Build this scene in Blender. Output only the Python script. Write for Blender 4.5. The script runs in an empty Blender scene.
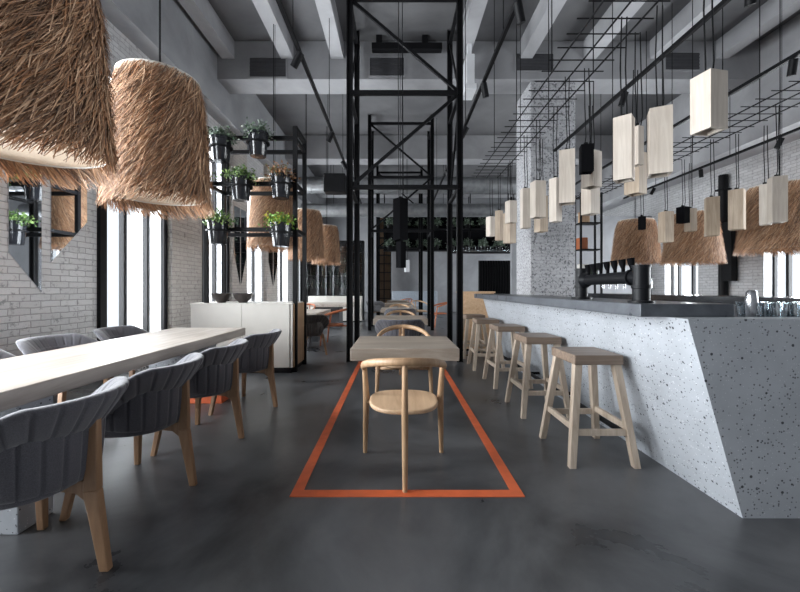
import bpy, math, random
from math import sin, cos, pi, radians
from mathutils import Vector, Matrix, Euler

SC = bpy.context.scene
COL = SC.collection
RND = random.Random(7)

# ------------------------------------------------------------------ camera
EYE = 1.25          # lens height above the floor
F = 378.0           # focal length in pixels of the 800 wide frame (17 mm)
CX, CY = 396.0, 289.0
cam_d = bpy.data.cameras.new('camera')
cam = bpy.data.objects.new('camera', cam_d)
COL.objects.link(cam)
cam.location = (0, 0, EYE)
cam.rotation_euler = (pi / 2, 0, 0)
cam_d.sensor_width = 36.0
cam_d.lens = F * 36.0 / 800.0
cam_d.shift_x = (400 - CX) / 800.0
cam_d.shift_y = (CY - 296) / 800.0
cam_d.clip_start = 0.05
cam_d.clip_end = 200
SC.camera = cam


# ------------------------------------------------------------------ materials
def new_mat(name):
    m = bpy.data.materials.new(name)
    m.use_nodes = True
    nt = m.node_tree
    b = nt.nodes['Principled BSDF']
    return m, nt, b


def nd(nt, t, **kw):
    n = nt.nodes.new(t)
    for k, v in kw.items():
        if k in n.inputs:
            n.inputs[k].default_value = v
        else:
            setattr(n, k, v)
    return n


def ramp(nt, stops, interp='LINEAR'):
    r = nt.nodes.new('ShaderNodeValToRGB')
    r.color_ramp.interpolation = interp
    e = r.color_ramp.elements
    while len(e) < len(stops):
        e.new(0.5)
    for i, (p, c) in enumerate(stops):
        e[i].position = p
        e[i].color = (c[0], c[1], c[2], 1)
    return r


def g3(v):
    return (v, v, v)


def plain(name, col, rough=0.5, metal=0.0, noise=0.0, scale=20, bump=0.0, coat=0.0):
    m, nt, b = new_mat(name)
    b.inputs['Roughness'].default_value = rough
    b.inputs['Metallic'].default_value = metal
    b.inputs['Coat Weight'].default_value = coat
    tc = nd(nt, 'ShaderNodeTexCoord')
    nz = nd(nt, 'ShaderNodeTexNoise', Scale=scale, Detail=5.0)
    nt.links.new(tc.outputs['Object'], nz.inputs['Vector'])
    lo = [max(0, c * (1 - noise)) for c in col]
    hi = [min(1, c * (1 + noise)) for c in col]
    r = ramp(nt, [(0.3, lo), (0.7, hi)])
    nt.links.new(nz.outputs['Fac'], r.inputs['Fac'])
    nt.links.new(r.outputs['Color'], b.inputs['Base Color'])
    if bump:
        bp = nd(nt, 'ShaderNodeBump', Strength=bump, Distance=0.01)
        nt.links.new(nz.outputs['Fac'], bp.inputs['Height'])
        nt.links.new(bp.outputs['Normal'], b.inputs['Normal'])
    return m


def wood(name, dark, light, axis=1, scale=3.0, rough=0.5, stretch=14.0, knots=False):
    m, nt, b = new_mat(name)
    b.inputs['Roughness'].default_value = rough
    tc = nd(nt, 'ShaderNodeTexCoord')
    mp = nd(nt, 'ShaderNodeMapping')
    s = [scale * stretch] * 3
    s[axis] = scale
    mp.inputs['Scale'].default_value = s
    nt.links.new(tc.outputs['Object'], mp.inputs['Vector'])
    nz = nd(nt, 'ShaderNodeTexNoise', Scale=1.0, Detail=6.0, Roughness=0.6, Distortion=0.8)
    nt.links.new(mp.outputs['Vector'], nz.inputs['Vector'])
    r = ramp(nt, [(0.3, dark), (0.72, light)])
    nt.links.new(nz.outputs['Fac'], r.inputs['Fac'])
    nz2 = nd(nt, 'ShaderNodeTexNoise', Scale=1.6, Detail=2.0)
    nt.links.new(tc.outputs['Object'], nz2.inputs['Vector'])
    r2 = ramp(nt, [(0.35, g3(0.82)), (0.65, g3(1.0))])
    nt.links.new(nz2.outputs['Fac'], r2.inputs['Fac'])
    mx = nd(nt, 'ShaderNodeMix', data_type='RGBA', blend_type='MULTIPLY')
    mx.inputs[0].default_value = 1.0
    nt.links.new(r.outputs['Color'], mx.inputs[6])
    nt.links.new(r2.outputs['Color'], mx.inputs[7])
    nt.links.new(mx.outputs[2], b.inputs['Base Color'])
    bp = nd(nt, 'ShaderNodeBump', Strength=0.12, Distance=0.004)
    nt.links.new(nz.outputs['Fac'], bp.inputs['Height'])
    nt.links.new(bp.outputs['Normal'], b.inputs['Normal'])
    return m


def brick(name, light, dark, mortar, plane='YZ', speck=0.0, nscale=13.0):
    m, nt, b = new_mat(name)
    b.inputs['Roughness'].default_value = 0.75
    geo = nd(nt, 'ShaderNodeNewGeometry')
    sp = nd(nt, 'ShaderNodeSeparateXYZ')
    nt.links.new(geo.outputs['Position'], sp.inputs[0])
    cb = nd(nt, 'ShaderNodeCombineXYZ')
    if plane == 'YZ':
        nt.links.new(sp.outputs['Y'], cb.inputs['X'])
    elif plane == 'XZ':
        nt.links.new(sp.outputs['X'], cb.inputs['X'])
    else:
        ad = nd(nt, 'ShaderNodeMath', operation='ADD')
        nt.links.new(sp.outputs['X'], ad.inputs[0])
        nt.links.new(sp.outputs['Y'], ad.inputs[1])
        nt.links.new(ad.outputs[0], cb.inputs['X'])
    nt.links.new(sp.outputs['Z'], cb.inputs['Y'])
    nzw = nd(nt, 'ShaderNodeTexNoise', Scale=9.0, Detail=3.0)
    nt.links.new(geo.outputs['Position'], nzw.inputs['Vector'])
    wv = nd(nt, 'ShaderNodeVectorMath', operation='SCALE')
    wv.inputs['Scale'].default_value = 0.022
    nt.links.new(nzw.outputs['Color'], wv.inputs[0])
    av = nd(nt, 'ShaderNodeVectorMath', operation='ADD')
    nt.links.new(cb.outputs[0], av.inputs[0])
    nt.links.new(wv.outputs[0], av.inputs[1])
    br = nd(nt, 'ShaderNodeTexBrick')
    br.inputs['Scale'].default_value = 1.0
    br.inputs['Brick Width'].default_value = 0.25
    br.inputs['Row Height'].default_value = 0.075
    br.inputs['Mortar Size'].default_value = 0.007
    br.inputs['Mortar Smooth'].default_value = 0.6
    br.inputs['Color1'].default_value = (*light, 1)
    br.inputs['Color2'].default_value = (*[c * 0.86 for c in light], 1)
    br.inputs['Mortar'].default_value = (*mortar, 1)
    nt.links.new(av.outputs[0], br.inputs['Vector'])
    nz = nd(nt, 'ShaderNodeTexNoise', Scale=nscale, Detail=8.0, Roughness=0.7)
    nt.links.new(geo.outputs['Position'], nz.inputs['Vector'])
    r = ramp(nt, [(0.34 + speck, g3(0.0)), (0.44 + speck, g3(1.0))])
    nt.links.new(nz.outputs['Fac'], r.inputs['Fac'])
    mx = nd(nt, 'ShaderNodeMix', data_type='RGBA')
    nt.links.new(r.outputs['Color'], mx.inputs[0])
    mx.inputs[6].default_value = (*dark, 1)
    nt.links.new(br.outputs['Color'], mx.inputs[7])
    nt.links.new(mx.outputs[2], b.inputs['Base Color'])
    ht = nd(nt, 'ShaderNodeMath', operation='MULTIPLY_ADD')
    nt.links.new(br.outputs['Fac'], ht.inputs[0])
    ht.inputs[1].default_value = -0.8
    nt.links.new(nz.outputs['Fac'], ht.inputs[2])
    bp = nd(nt, 'ShaderNodeBump', Strength=0.7, Distance=0.02)
    nt.links.new(ht.outputs[0], bp.inputs['Height'])
    nt.links.new(bp.outputs['Normal'], b.inputs['Normal'])
    return m


def concrete(name, lo, hi, rough=0.5, scale=0.8, rlo=None, bump=0.1, span=0.2):
    m, nt, b = new_mat(name)
    geo = nd(nt, 'ShaderNodeNewGeometry')
    nz = nd(nt, 'ShaderNodeTexNoise', Scale=scale, Detail=9.0, Roughness=0.62, Distortion=0.5)
    nt.links.new(geo.outputs['Position'], nz.inputs['Vector'])
    r = ramp(nt, [(0.5 - span, lo), (0.5, [(a + c) / 2 for a, c in zip(lo, hi)]), (0.52 + span, hi)])
    nt.links.new(nz.outputs['Fac'], r.inputs['Fac'])
    nt.links.new(r.outputs['Color'], b.inputs['Base Color'])
    nz2 = nd(nt, 'ShaderNodeTexNoise', Scale=scale * 7, Detail=6.0)
    nt.links.new(geo.outputs['Position'], nz2.inputs['Vector'])
    if rlo is not None:
        rr = ramp(nt, [(0.3, g3(rlo)), (0.7, g3(rough))])
        nt.links.new(nz.outputs['Fac'], rr.inputs['Fac'])
        nt.links.new(rr.outputs['Color'], b.inputs['Roughness'])
    else:
        b.inputs['Roughness'].default_value = rough
    bp = nd(nt, 'ShaderNodeBump', Strength=bump, Distance=0.01)
    nt.links.new(nz2.outputs['Fac'], bp.inputs['Height'])
    nt.links.new(bp.outputs['Normal'], b.inputs['Normal'])
    return m


def terrazzo(name, base, rough=0.45):
    m, nt, b = new_mat(name)
    b.inputs['Roughness'].default_value = rough
    geo = nd(nt, 'ShaderNodeNewGeometry')
    nz = nd(nt, 'ShaderNodeTexNoise', Scale=3.0, Detail=8.0, Roughness=0.6)
    nt.links.new(geo.outputs['Position'], nz.inputs['Vector'])
    r = ramp(nt, [(0.3, [c * 0.88 for c in base]), (0.7, [min(1, c * 1.1) for c in base])])
    nt.links.new(nz.outputs['Fac'], r.inputs['Fac'])
    last = r.outputs['Color']
    for sc, th, col, keep in ((36, 0.22, (0.045, 0.047, 0.055), 0.58), (66, 0.23, (0.11, 0.11, 0.12), 0.5),
                              (75, 0.20, (0.66, 0.67, 0.68), 0.55)):
        v = nd(nt, 'ShaderNodeTexVoronoi', Scale=sc)
        nt.links.new(geo.outputs['Position'], v.inputs['Vector'])
        lt = nd(nt, 'ShaderNodeMath', operation='LESS_THAN')
        nt.links.new(v.outputs['Distance'], lt.inputs[0])
        sx = nd(nt, 'ShaderNodeSeparateXYZ')
        nt.links.new(v.outputs['Color'], sx.inputs[0])
        ml = nd(nt, 'ShaderNodeMath', operation='MULTIPLY')
        nt.links.new(sx.outputs['Y'], ml.inputs[0])
        ml.inputs[1].default_value = th * 1.5
        nt.links.new(ml.outputs[0], lt.inputs[1])
        gt = nd(nt, 'ShaderNodeMath', operation='GREATER_THAN')
        nt.links.new(sx.outputs['X'], gt.inputs[0])
        gt.inputs[1].default_value = keep
        an = nd(nt, 'ShaderNodeMath', operation='MULTIPLY')
        nt.links.new(lt.outputs[0], an.inputs[0])
        nt.links.new(gt.outputs[0], an.inputs[1])
        mx = nd(nt, 'ShaderNodeMix', data_type='RGBA')
        nt.links.new(an.outputs[0], mx.inputs[0])
        nt.links.new(last, mx.inputs[6])
        mx.inputs[7].default_value = (*col, 1)
        last = mx.outputs[2]
    nt.links.new(last, b.inputs['Base Color'])
    return m


def toned(name, rough=0.7, trans=0.0):
    """colour carried by each strand or leaf (its own colour)"""
    m, nt, b = new_mat(name)
    at = nd(nt, 'ShaderNodeAttribute', attribute_name='tone')
    nt.links.new(at.outputs['Color'], b.inputs['Base Color'])
    b.inputs['Roughness'].default_value = rough
    return m


def glass_mat(name, tint=(0.95, 0.97, 0.98), trans=0.90, rough=0.02):
    m, nt, b = new_mat(name)
    out = nt.nodes['Material Output']
    tr = nd(nt, 'ShaderNodeBsdfTransparent')
    tr.inputs['Color'].default_value = (*tint, 1)
    gl = nd(nt, 'ShaderNodeBsdfGlossy')
    gl.inputs['Roughness'].default_value = rough
    lw = nd(nt, 'ShaderNodeLayerWeight')
    lw.inputs['Blend'].default_value = 0.5
    pw = nd(nt, 'ShaderNodeMath', operation='POWER')
    nt.links.new(lw.outputs['Facing'], pw.inputs[0])
    pw.inputs[1].default_value = 5.0
    ad = nd(nt, 'ShaderNodeMath', operation='MULTIPLY_ADD')
    nt.links.new(pw.outputs[0], ad.inputs[0])
    ad.inputs[1].default_value = 0.6
    ad.inputs[2].default_value = 0.94 - trans
    ad.use_clamp = True
    mx = nd(nt, 'ShaderNodeMixShader')
    nt.links.new(ad.outputs[0], mx.inputs[0])
    nt.links.new(tr.outputs[0], mx.inputs[1])
    nt.links.new(gl.outputs[0], mx.inputs[2])
    nt.links.new(mx.outputs[0], out.inputs['Surface'])
    return m


M = {}
M['floor'] = concrete('floor_concrete', (0.034, 0.035, 0.038), (0.125, 0.127, 0.132), rough=0.42, scale=0.9, rlo=0.24, bump=0.02, span=0.13)
M['ceil'] = concrete('ceiling_concrete', (0.085, 0.085, 0.09), (0.15, 0.15, 0.155), rough=0.6, scale=0.7)
M['rib'] = concrete('painted_beam', (0.32, 0.32, 0.335), (0.46, 0.46, 0.475), rough=0.55, scale=0.9, bump=0.04)
M['beam'] = concrete('grey_beam', (0.22, 0.22, 0.23), (0.33, 0.33, 0.34), rough=0.55, scale=0.9, bump=0.04)
M['plaster'] = concrete('grey_plaster', (0.22, 0.225, 0.24), (0.34, 0.345, 0.36), rough=0.7, scale=0.9)
M['brick'] = brick('white_brick', (0.62, 0.62, 0.63), (0.30, 0.30, 0.31), (0.36, 0.36, 0.37), 'YZ')
M['brick_col'] = brick('speckled_brick', (0.50, 0.50, 0.52), (0.11, 0.11, 0.12), (0.38, 0.38, 0.39), 'XY', speck=0.05, nscale=24.0)
M['brick_tan'] = brick('tan_brick', (0.50, 0.47, 0.44), (0.25, 0.23, 0.22), (0.32, 0.30, 0.28), 'XY')
M['terrazzo'] = terrazzo('terrazzo_grey', (0.40, 0.42, 0.45))
M['black'] = plain('black_steel', (0.006, 0.006, 0.007), 0.5, 0.0, 0.2, 30)
M['blackgloss'] = plain('black_glazed', (0.014, 0.015, 0.018), 0.16, 0.0, 0.1, 20)
M['slab'] = concrete('dark_stone', (0.045, 0.05, 0.06), (0.11, 0.12, 0.135), rough=0.40, scale=6.0, rlo=0.25, bump=0.03)
M['stripe'] = plain('orange_resin', (0.68, 0.135, 0.045), 0.5, 0, 0.12, 9)
M['tabletop'] = wood('pale_table_wood', (0.36, 0.305, 0.26), (0.56, 0.51, 0.46), 1, 1.2, 0.42, 13)
M['tabletop_grey'] = wood('grey_table_wood', (0.30, 0.24, 0.19), (0.50, 0.43, 0.36), 0, 1.5, 0.42, 12)
M['oak'] = wood('oak', (0.42, 0.25, 0.135), (0.66, 0.43, 0.255), 2, 2.0, 0.45, 12)
M['oakseat'] = wood('oak_seat', (0.60, 0.38, 0.22), (0.80, 0.56, 0.36), 1, 1.6, 0.42, 12)
M['chairleg'] = wood('brown_oak', (0.27, 0.15, 0.08), (0.44, 0.26, 0.145), 2, 2.0, 0.45, 12)
M['terra'] = wood('red_stained_oak', (0.36, 0.10, 0.035), (0.52, 0.17, 0.07), 2, 2.0, 0.45, 12)
M['stoolleg'] = wood('washed_oak', (0.40, 0.31, 0.235), (0.60, 0.50, 0.40), 2, 2.0, 0.5, 12)
M['stoolseat'] = wood('stool_seat_oak', (0.15, 0.105, 0.075), (0.30, 0.22, 0.165), 0, 2.0, 0.45, 12)
M['fabric'] = plain('charcoal_felt', (0.082, 0.079, 0.092), 0.92, 0, 0.3, 260, 0.15)
M['fabric'].node_tree.nodes['Principled BSDF'].inputs['Sheen Weight'].default_value = 0.35
M['fabric_light'] = plain('grey_felt', (0.20, 0.20, 0.21), 0.92, 0, 0.25, 260, 0.15)
M['block'] = wood('maple', (0.52, 0.44, 0.37), (0.68, 0.61, 0.53), 2, 2.2, 0.55, 14)
M['block_tan'] = wood('tan_maple', (0.36, 0.27, 0.19), (0.54, 0.43, 0.32), 2, 2.2, 0.55, 14)
M['block_in'] = plain('lamp_inside', (0.16, 0.12, 0.09), 0.7, 0, 0.2, 20)
M['straw'] = toned('straw', 0.62)
M['leaf'] = toned('leaf', 0.5)
M['liner'] = plain('cream_linen', (0.62, 0.50, 0.38), 0.85, 0, 0.1, 60)
M['cream'] = plain('cream_lacquer', (0.66, 0.63, 0.58), 0.4, 0, 0.04, 4)
M['white'] = plain('white_paint', (0.72, 0.73, 0.75), 0.45, 0, 0.05, 4)
M['bowl'] = plain('dark_stoneware', (0.04, 0.032, 0.03), 0.35, 0, 0.3, 16)
M['mirror'] = plain('mirror_glass', (0.62, 0.64, 0.66), 0.02, 1.0, 0.0, 2)
M['glass'] = glass_mat('window_glass')
M['tumbler'] = glass_mat('tumbler_glass', (0.86, 0.9, 0.92), 0.72)
M['steel'] = plain('brushed_steel', (0.55, 0.56, 0.58), 0.25, 1.0, 0.1, 40)
M['tap'] = plain('tap_black', (0.007, 0.0075, 0.009), 0.42, 0.0, 0.1, 20)
for k_ in ('tap', 'black'):
    M[k_].node_tree.nodes['Principled BSDF'].inputs['Specular IOR Level'].default_value = 0.16
M['matte_black'] = plain('matte_black', (0.006, 0.006, 0.007), 0.9, 0.0, 0.1, 20)
M['matte_black'].node_tree.nodes['Principled BSDF'].inputs['Specular IOR Level'].default_value = 0.03
M['duct'] = plain('duct_metal', (0.34, 0.35, 0.36), 0.35, 0.7, 0.2, 5)
M['soil'] = plain('soil', (0.03, 0.02, 0.014), 0.95, 0, 0.4, 40)
M['bottle'] = plain('bottle_glass', (0.012, 0.022, 0.016), 0.08, 0.0, 0.2, 10)
M['tabletop'].node_tree.nodes['Principled BSDF'].inputs['Specular IOR Level'].default_value = 0.2
M['bulb'] = plain('frosted_bulb', (0.7, 0.66, 0.58), 0.3, 0, 0.02, 5)
M['leather'] = plain('blue_grey_upholstery', (0.34, 0.38, 0.43), 0.6, 0, 0.15, 30)
M['vent_in'] = plain('vent_louvre', (0.05, 0.05, 0.055), 0.5, 0, 0.1, 10)
M['concrete_base'] = concrete('bar_base', (0.05, 0.05, 0.055), (0.10, 0.10, 0.11), rough=0.6, scale=3)


# ------------------------------------------------------------------ mesh builder
class MB:
    def __init__(self):
        self.v, self.f, self.t = [], [], None

    def add(self, vs, fs, tone=None):
        o = len(self.v)
        self.v += [tuple(p) for p in vs]
        self.f += [tuple(i + o for i in q) for q in fs]
        if tone is not None:
            if self.t is None:
                self.t = []
            self.t += [tone] * len(vs)
        return self

    def box(self, x0, x1, y0, y1, z0, z1, mat=None):
        vs = [Vector((x, y, z)) for z in (z0, z1) for y in (y0, y1) for x in (x0, x1)]
        if mat is not None:
            vs = [mat @ p for p in vs]
        return self.add(vs, [(0, 2, 3, 1), (4, 5, 7, 6), (0, 1, 5, 4), (2, 6, 7, 3), (0, 4, 6, 2), (1, 3, 7, 5)])

    def beam(self, a, b, w, h, up=(0, 0, 1)):
        """square bar from a to b"""
        a, b = Vector(a), Vector(b)
        d = (b - a)
        L = d.length
        d.normalize()
        u = Vector(up)
        if abs(d.dot(u)) > 0.98:
            u = Vector((0, 1, 0))
        s = d.cross(u).normalized()
        u = s.cross(d).normalized()
        vs = []
        for p in (a, b):
            for i, j in ((-1, -1), (1, -1), (1, 1), (-1, 1)):
                vs.append(p + s * (i * w / 2) + u * (j * h / 2))
        return self.add(vs, [(3, 2, 1, 0), (4, 5, 6, 7), (0, 1, 5, 4), (1, 2, 6, 5), (2, 3, 7, 6), (3, 0, 4, 7)])

    def leg(self, a, b, wa, wb):
        """tapered square leg with horizontal ends: a bottom, b top"""
        vs = []
        for p, w in ((a, wa), (b, wb)):
            if not isinstance(w, tuple):
                w = (w, w)
            for i, j in ((-1, -1), (1, -1), (1, 1), (-1, 1)):
                vs.append((p[0] + i * w[0] / 2, p[1] + j * w[1] / 2, p[2]))
        return self.add(vs, [(3, 2, 1, 0), (4, 5, 6, 7), (0, 1, 5, 4), (1, 2, 6, 5), (2, 3, 7, 6), (3, 0, 4, 7)])

    def tube(self, pts, r, n=10, flat=1.0, caps=True):
        pts = [Vector(p) for p in pts]
        rr = r if isinstance(r, (list, tuple)) else [r] * len(pts)
        rings = []
        prev = None
        for i, p in enumerate(pts):
            if i == 0:
                d = pts[1] - p
            elif i == len(pts) - 1:
                d = p - pts[i - 1]
            else:
                d = pts[i + 1] - pts[i - 1]
            d.normalize()
            if prev is None:
                u = Vector((0, 0, 1)) if abs(d.z) < 0.9 else Vector((1, 0, 0))
                s = d.cross(u).normalized()
            else:
                s = (prev - d * prev.dot(d)).normalized()
            prev = s
            u = s.cross(d).normalized()
            rings.append([p + s * (cos(2 * pi * k / n) * rr[i]) + u * (sin(2 * pi * k / n) * rr[i] * flat) for k in range(n)])
        vs = [q for ring in rings for q in ring]
        fs = []
        for i in range(len(pts) - 1):
            for k in range(n):
                a, b = i * n + k, i * n + (k + 1) % n
                fs.append((a, a + n, b + n, b))
        if caps:
            fs.append(tuple(range(n)))
            fs.append(tuple(reversed(range((len(pts) - 1) * n, len(pts) * n))))
        return self.add(vs, fs)

    def lathe(self, prof, n=24, c=(0, 0, 0), sx=1.0):
        vs, fs = [], []
        for r, z in prof:
            for k in range(n):
                a = 2 * pi * k / n
                vs.append((c[0] + r * cos(a) * sx, c[1] + r * sin(a), c[2] + z))
        for i in range(len(prof) - 1):
            for k in range(n):
                a, b = i * n + k, i * n + (k + 1) % n
                fs.append((a, b, b + n, a + n))
        if prof[0][0] > 1e-4:
            fs.append(tuple(reversed(range(n))))
        if prof[-1][0] > 1e-4:
            fs.append(tuple(range((len(prof) - 1) * n, len(prof) * n)))
        return self.add(vs, fs)

    def prism(self, poly, z0, z1, frame=None):
        n = len(poly)
        vs = [Vector((x, y, z0)) for x, y in poly] + [Vector((x, y, z1)) for x, y in poly]
        if frame is not None:
            vs = [Vector(frame(p)) for p in vs]
        fs = [tuple(reversed(range(n))), tuple(range(n, 2 * n))]
        for k in range(n):
            fs.append((k, (k + 1) % n, (k + 1) % n + n, k + n))
        return self.add(vs, fs)

    def grid(self, fn, nu, nv, wrap_v=True):
        vs = [fn(i / nu, j / nv) for i in range(nu + 1) for j in range(nv if wrap_v else nv + 1)]
        m = nv if wrap_v else nv + 1
        fs = []
        for i in range(nu):
            for j in range(nv):
                a, b = i * m + j, i * m + (j + 1) % m
                fs.append((a, b, b + m, a + m))
        if wrap_v:
            fs.append(tuple(reversed(range(m))))
            fs.append(tuple(range(nu * m, nu * m + m)))
        return self.add(vs, fs)

    def build(self, name, mat, parent=None, smooth=False, bevel=0.0, loc=None, seg=2, fix=True):
        me = bpy.data.meshes.new(name)
        me.from_pydata(self.v, [], self.f)
        me.materials.append(M[mat] if isinstance(mat, str) else mat)
        if self.t is not None:
            at = me.color_attributes.new('tone', 'FLOAT_COLOR', 'POINT')
            flat = []
            for c in self.t:
                flat += [c[0], c[1], c[2], 1.0]
            at.data.foreach_set('color', flat)
        if fix and self.t is None:
            import bmesh
            bm = bmesh.new()
            bm.from_mesh(me)
            bmesh.ops.recalc_face_normals(bm, faces=bm.faces)
            bm.to_mesh(me)
            bm.free()
        if smooth:
            me.polygons.foreach_set('use_smooth', [True] * len(me.polygons))
            if smooth == 'auto':
                me.set_sharp_from_angle(angle=radians(40))
        me.update()
        o = bpy.data.objects.new(name, me)
        COL.objects.link(o)
        if parent is not None:
            o.parent = parent
        if loc is not None:
            o.location = loc
        if bevel:
            bv = o.modifiers.new('bevel', 'BEVEL')
            bv.width = bevel
            bv.segments = seg
            bv.limit_method = 'ANGLE'
            bv.angle_limit = radians(40)
        return o


def tag(o, label, cat, group=None, kind=None):
    o['label'] = label
    o['category'] = cat
    if group:
        o['group'] = group
    if kind:
        o['kind'] = kind
    return o


def thing(name, label, cat, loc=(0, 0, 0), rz=0.0, group=None):
    o = bpy.data.objects.new(name, None)
    o.empty_display_size = 0.2
    COL.objects.link(o)
    o.location = loc
    o.rotation_euler = (0, 0, rz)
    return tag(o, label, cat, group)


def struct(o):
    o['kind'] = 'structure'
    return o


KIDS = {}


def kids(o):
    return [c for c in COL.objects if c.parent == o]


def dup(root, loc, rz, label, group=None):
    r = root.copy()
    COL.objects.link(r)
    r.location = loc
    r.rotation_euler = (0, 0, rz)
    r['label'] = label
    if group:
        r['group'] = group
    for ch in kids(root):
        c = ch.copy()
        COL.objects.link(c)
        c.parent = r
        for gch in kids(ch):
            d = gch.copy()
            COL.objects.link(d)
            d.parent = c
    return r


# ------------------------------------------------------------------ room shell
XL, XR = -4.1, 8.6           # left and right wall faces
YB, YN = 20.5, -3.2          # back wall, near end of the modelled room
ZC = 6.5                     # ceiling slab

struct(MB().box(XL - 0.6, XR + 0.6, YN, YB + 0.4, -0.2, 0).build('floor', 'floor'))
struct(MB().box(XL - 0.6, XR + 0.6, YN, YB + 0.4, ZC, ZC + 0.25).build('ceiling', 'ceil'))
struct(MB().box(XL - 0.6, XR + 0.6, YB, YB + 0.4, 0, ZC).build('wall_back', 'plaster'))

struct(MB().box(XL - 0.6, XR + 0.6, YN - 0.3, YN, 0, ZC).build('wall_front', 'plaster'))  # added behind the camera, out of view, to lower the ambient light

# left wall with windows between brick piers
WIN_L = [(-1.6, 0.2), (1.1, 3.3), (5.30, 6.60), (7.95, 9.05), (10.2, 11.5), (12.9, 14.3), (16.0, 18.6)]  # last window added to brighten the back of the hall
SILL, HEAD = 0.32, 4.3
m = MB()
ys = YN
for a, b in WIN_L:
    m.box(XL - 0.45, XL, ys, a, 0, ZC)
    m.box(XL - 0.45, XL, a, b, 0, SILL)
    m.box(XL - 0.45, XL, a, b, HEAD, ZC)
    ys = b
m.box(XL - 0.45, XL, ys, YB, 0, ZC)
struct(m.build('wall_left', 'brick'))

WIN_R = [(2.2, 4.2), (5.2, 6.7), (7.3, 8.85), (10.75, 12.1), (13.8, 15.6), (16.8, 19.2)]  # last two, hidden behind the partition, added to light the back
m = MB()
ys = YN
R_HEAD = 3.3
for a, b in WIN_R:
    m.box(XR, XR + 0.45, ys, a, 0, ZC)
    m.box(XR, XR + 0.45, a, b, 0, 0.5)
    m.box(XR, XR + 0.45, a, b, R_HEAD, ZC)
    ys = b
m.box(XR, XR + 0.45, ys, YB, 0, ZC)
struct(m.build('wall_right', 'brick'))


def window(n, xin, xout, a, b, z0, z1, mull):
    """frame at the outer side of the opening, splayed pale reveal, mullions and one pane"""
    xf = xin + (xout - xin) * 0.55
    s = 1 if xout > xin else -1
    root = bpy.data.objects.new('window_%d' % n, None)
    COL.objects.link(root)
    root.location = (xf, (a + b) / 2, z0)
    struct(root)
    w, h = (b - a) / 2, z1 - z0
    fr = MB()
    t, d = 0.06, 0.04
    fr.box(-d, d, -w, -w + t, 0, h).box(-d, d, w - t, w, 0, h).box(-d, d, -w, w, 0, t).box(-d, d, -w, w, h - t, h)
    fr.build('window_frame', 'black', root)
    mu = MB()
    for q in mull:
        yy = -w + 2 * w * q
        mu.box(-d, d, yy - 0.035, yy + 0.035, t, h - t)
    mu.box(-d * 0.8, d * 0.8, -w + t, w - t, h * 0.62, h * 0.62 + 0.05)
    mu.build('mullion', 'black', root)
    MB().box(-0.006, 0.006, -w + t, w - t, t, h - t).build('window_pane', 'glass', root)
    rv = MB()
    x0, x1 = sorted((xin - xf, -s * d))
    rv.box(x0, x1, -w, -w + 0.015, 0, h).box(x0, x1, w - 0.015, w, 0, h).box(x0, x1, -w, w, h - 0.015, h)
    rv.build('window_reveal', 'white', root)
    return root


wn = 1
for i, (a, b) in enumerate(WIN_L):
    window(wn, XL, XL - 0.45, a, b, SILL, HEAD, (0.33, 0.66) if i < 2 else (0.55,))
    wn += 1
for a, b in WIN_R:
    window(wn, XR, XR + 0.45, a, b, 0.5, R_HEAD, (0.36, 0.78))
    wn += 1

# grey partition closing the right side of the hall
struct(MB().box(3.9, XR, 12.7, 12.9, 0, 3.7).build('wall_partition', 'plaster'))

# ceiling ribs (along the room) and cross beams
tn = 1
for x in (-3.55, -2.30, -1.24, 1.42, 2.75, 4.1, 5.5, 6.9):
    struct(MB().box(x - 0.13, x + 0.13, YN, 8.0, 6.12, ZC).build('trim_%d' % tn, 'rib'))
    tn += 1
for y in (3.1, 8.0, 12.9, 17.8):
    z0 = 5.69 if y > 4 else 6.28
    struct(MB().box(XL, XR, y, y + 0.62, z0, ZC).build('trim_%d' % tn, 'beam', bevel=0.01))
    tn += 1
# bulkheads along the side walls
struct(MB().box(XL, XL + 0.32, YN, YB, 5.08, ZC).build('trim_%d' % tn, 'plaster')); tn += 1
struct(MB().box(XR - 0.9, XR, YN, YB, 4.45, ZC).build('trim_%d' % tn, 'rib')); tn += 1
# columns
struct(MB().box(2.87, 3.83, 8.06, 9.02, 0, 5.69).build('trim_%d' % tn, 'brick_col', bevel=0.02)); tn += 1
# tan brick piers standing proud between the left windows
for a, b in ((6.72, 7.75), (9.2, 10.1), (11.7, 12.75)):
    struct(MB().box(XL, XL + 0.12, a, b, 0, 5.08).build('trim_%d' % tn, 'brick_tan')); tn += 1
# dark jamb panels beside the left windows
for a, b in ((5.18, 5.30), (6.60, 6.70), (7.78, 7.93), (9.06, 9.18), (10.12, 10.2)):
    struct(MB().box(XL, XL + 0.05, a, b, 0, HEAD).build('trim_%d' % tn, 'black')); tn += 1

# orange stripe laid into the floor
m = MB()
zz = 0.004
y0, y1 = 2.27, 6.9
x0, x1 = -0.640, 0.775
w = 0.068
m.box(x0, x1, y0, y0 + 0.075, -0.01, zz)
m.box(x0, x0 + w, y0 + 0.075, y1, -0.01, zz)
m.box(x1 - w, x1, y0 + 0.075, y1, -0.01, zz)
o = m.build('floor_stripe', 'stripe')
tag(o, 'orange rectangular stripe line on the dark floor around the centre table', 'floor stripe')

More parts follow.
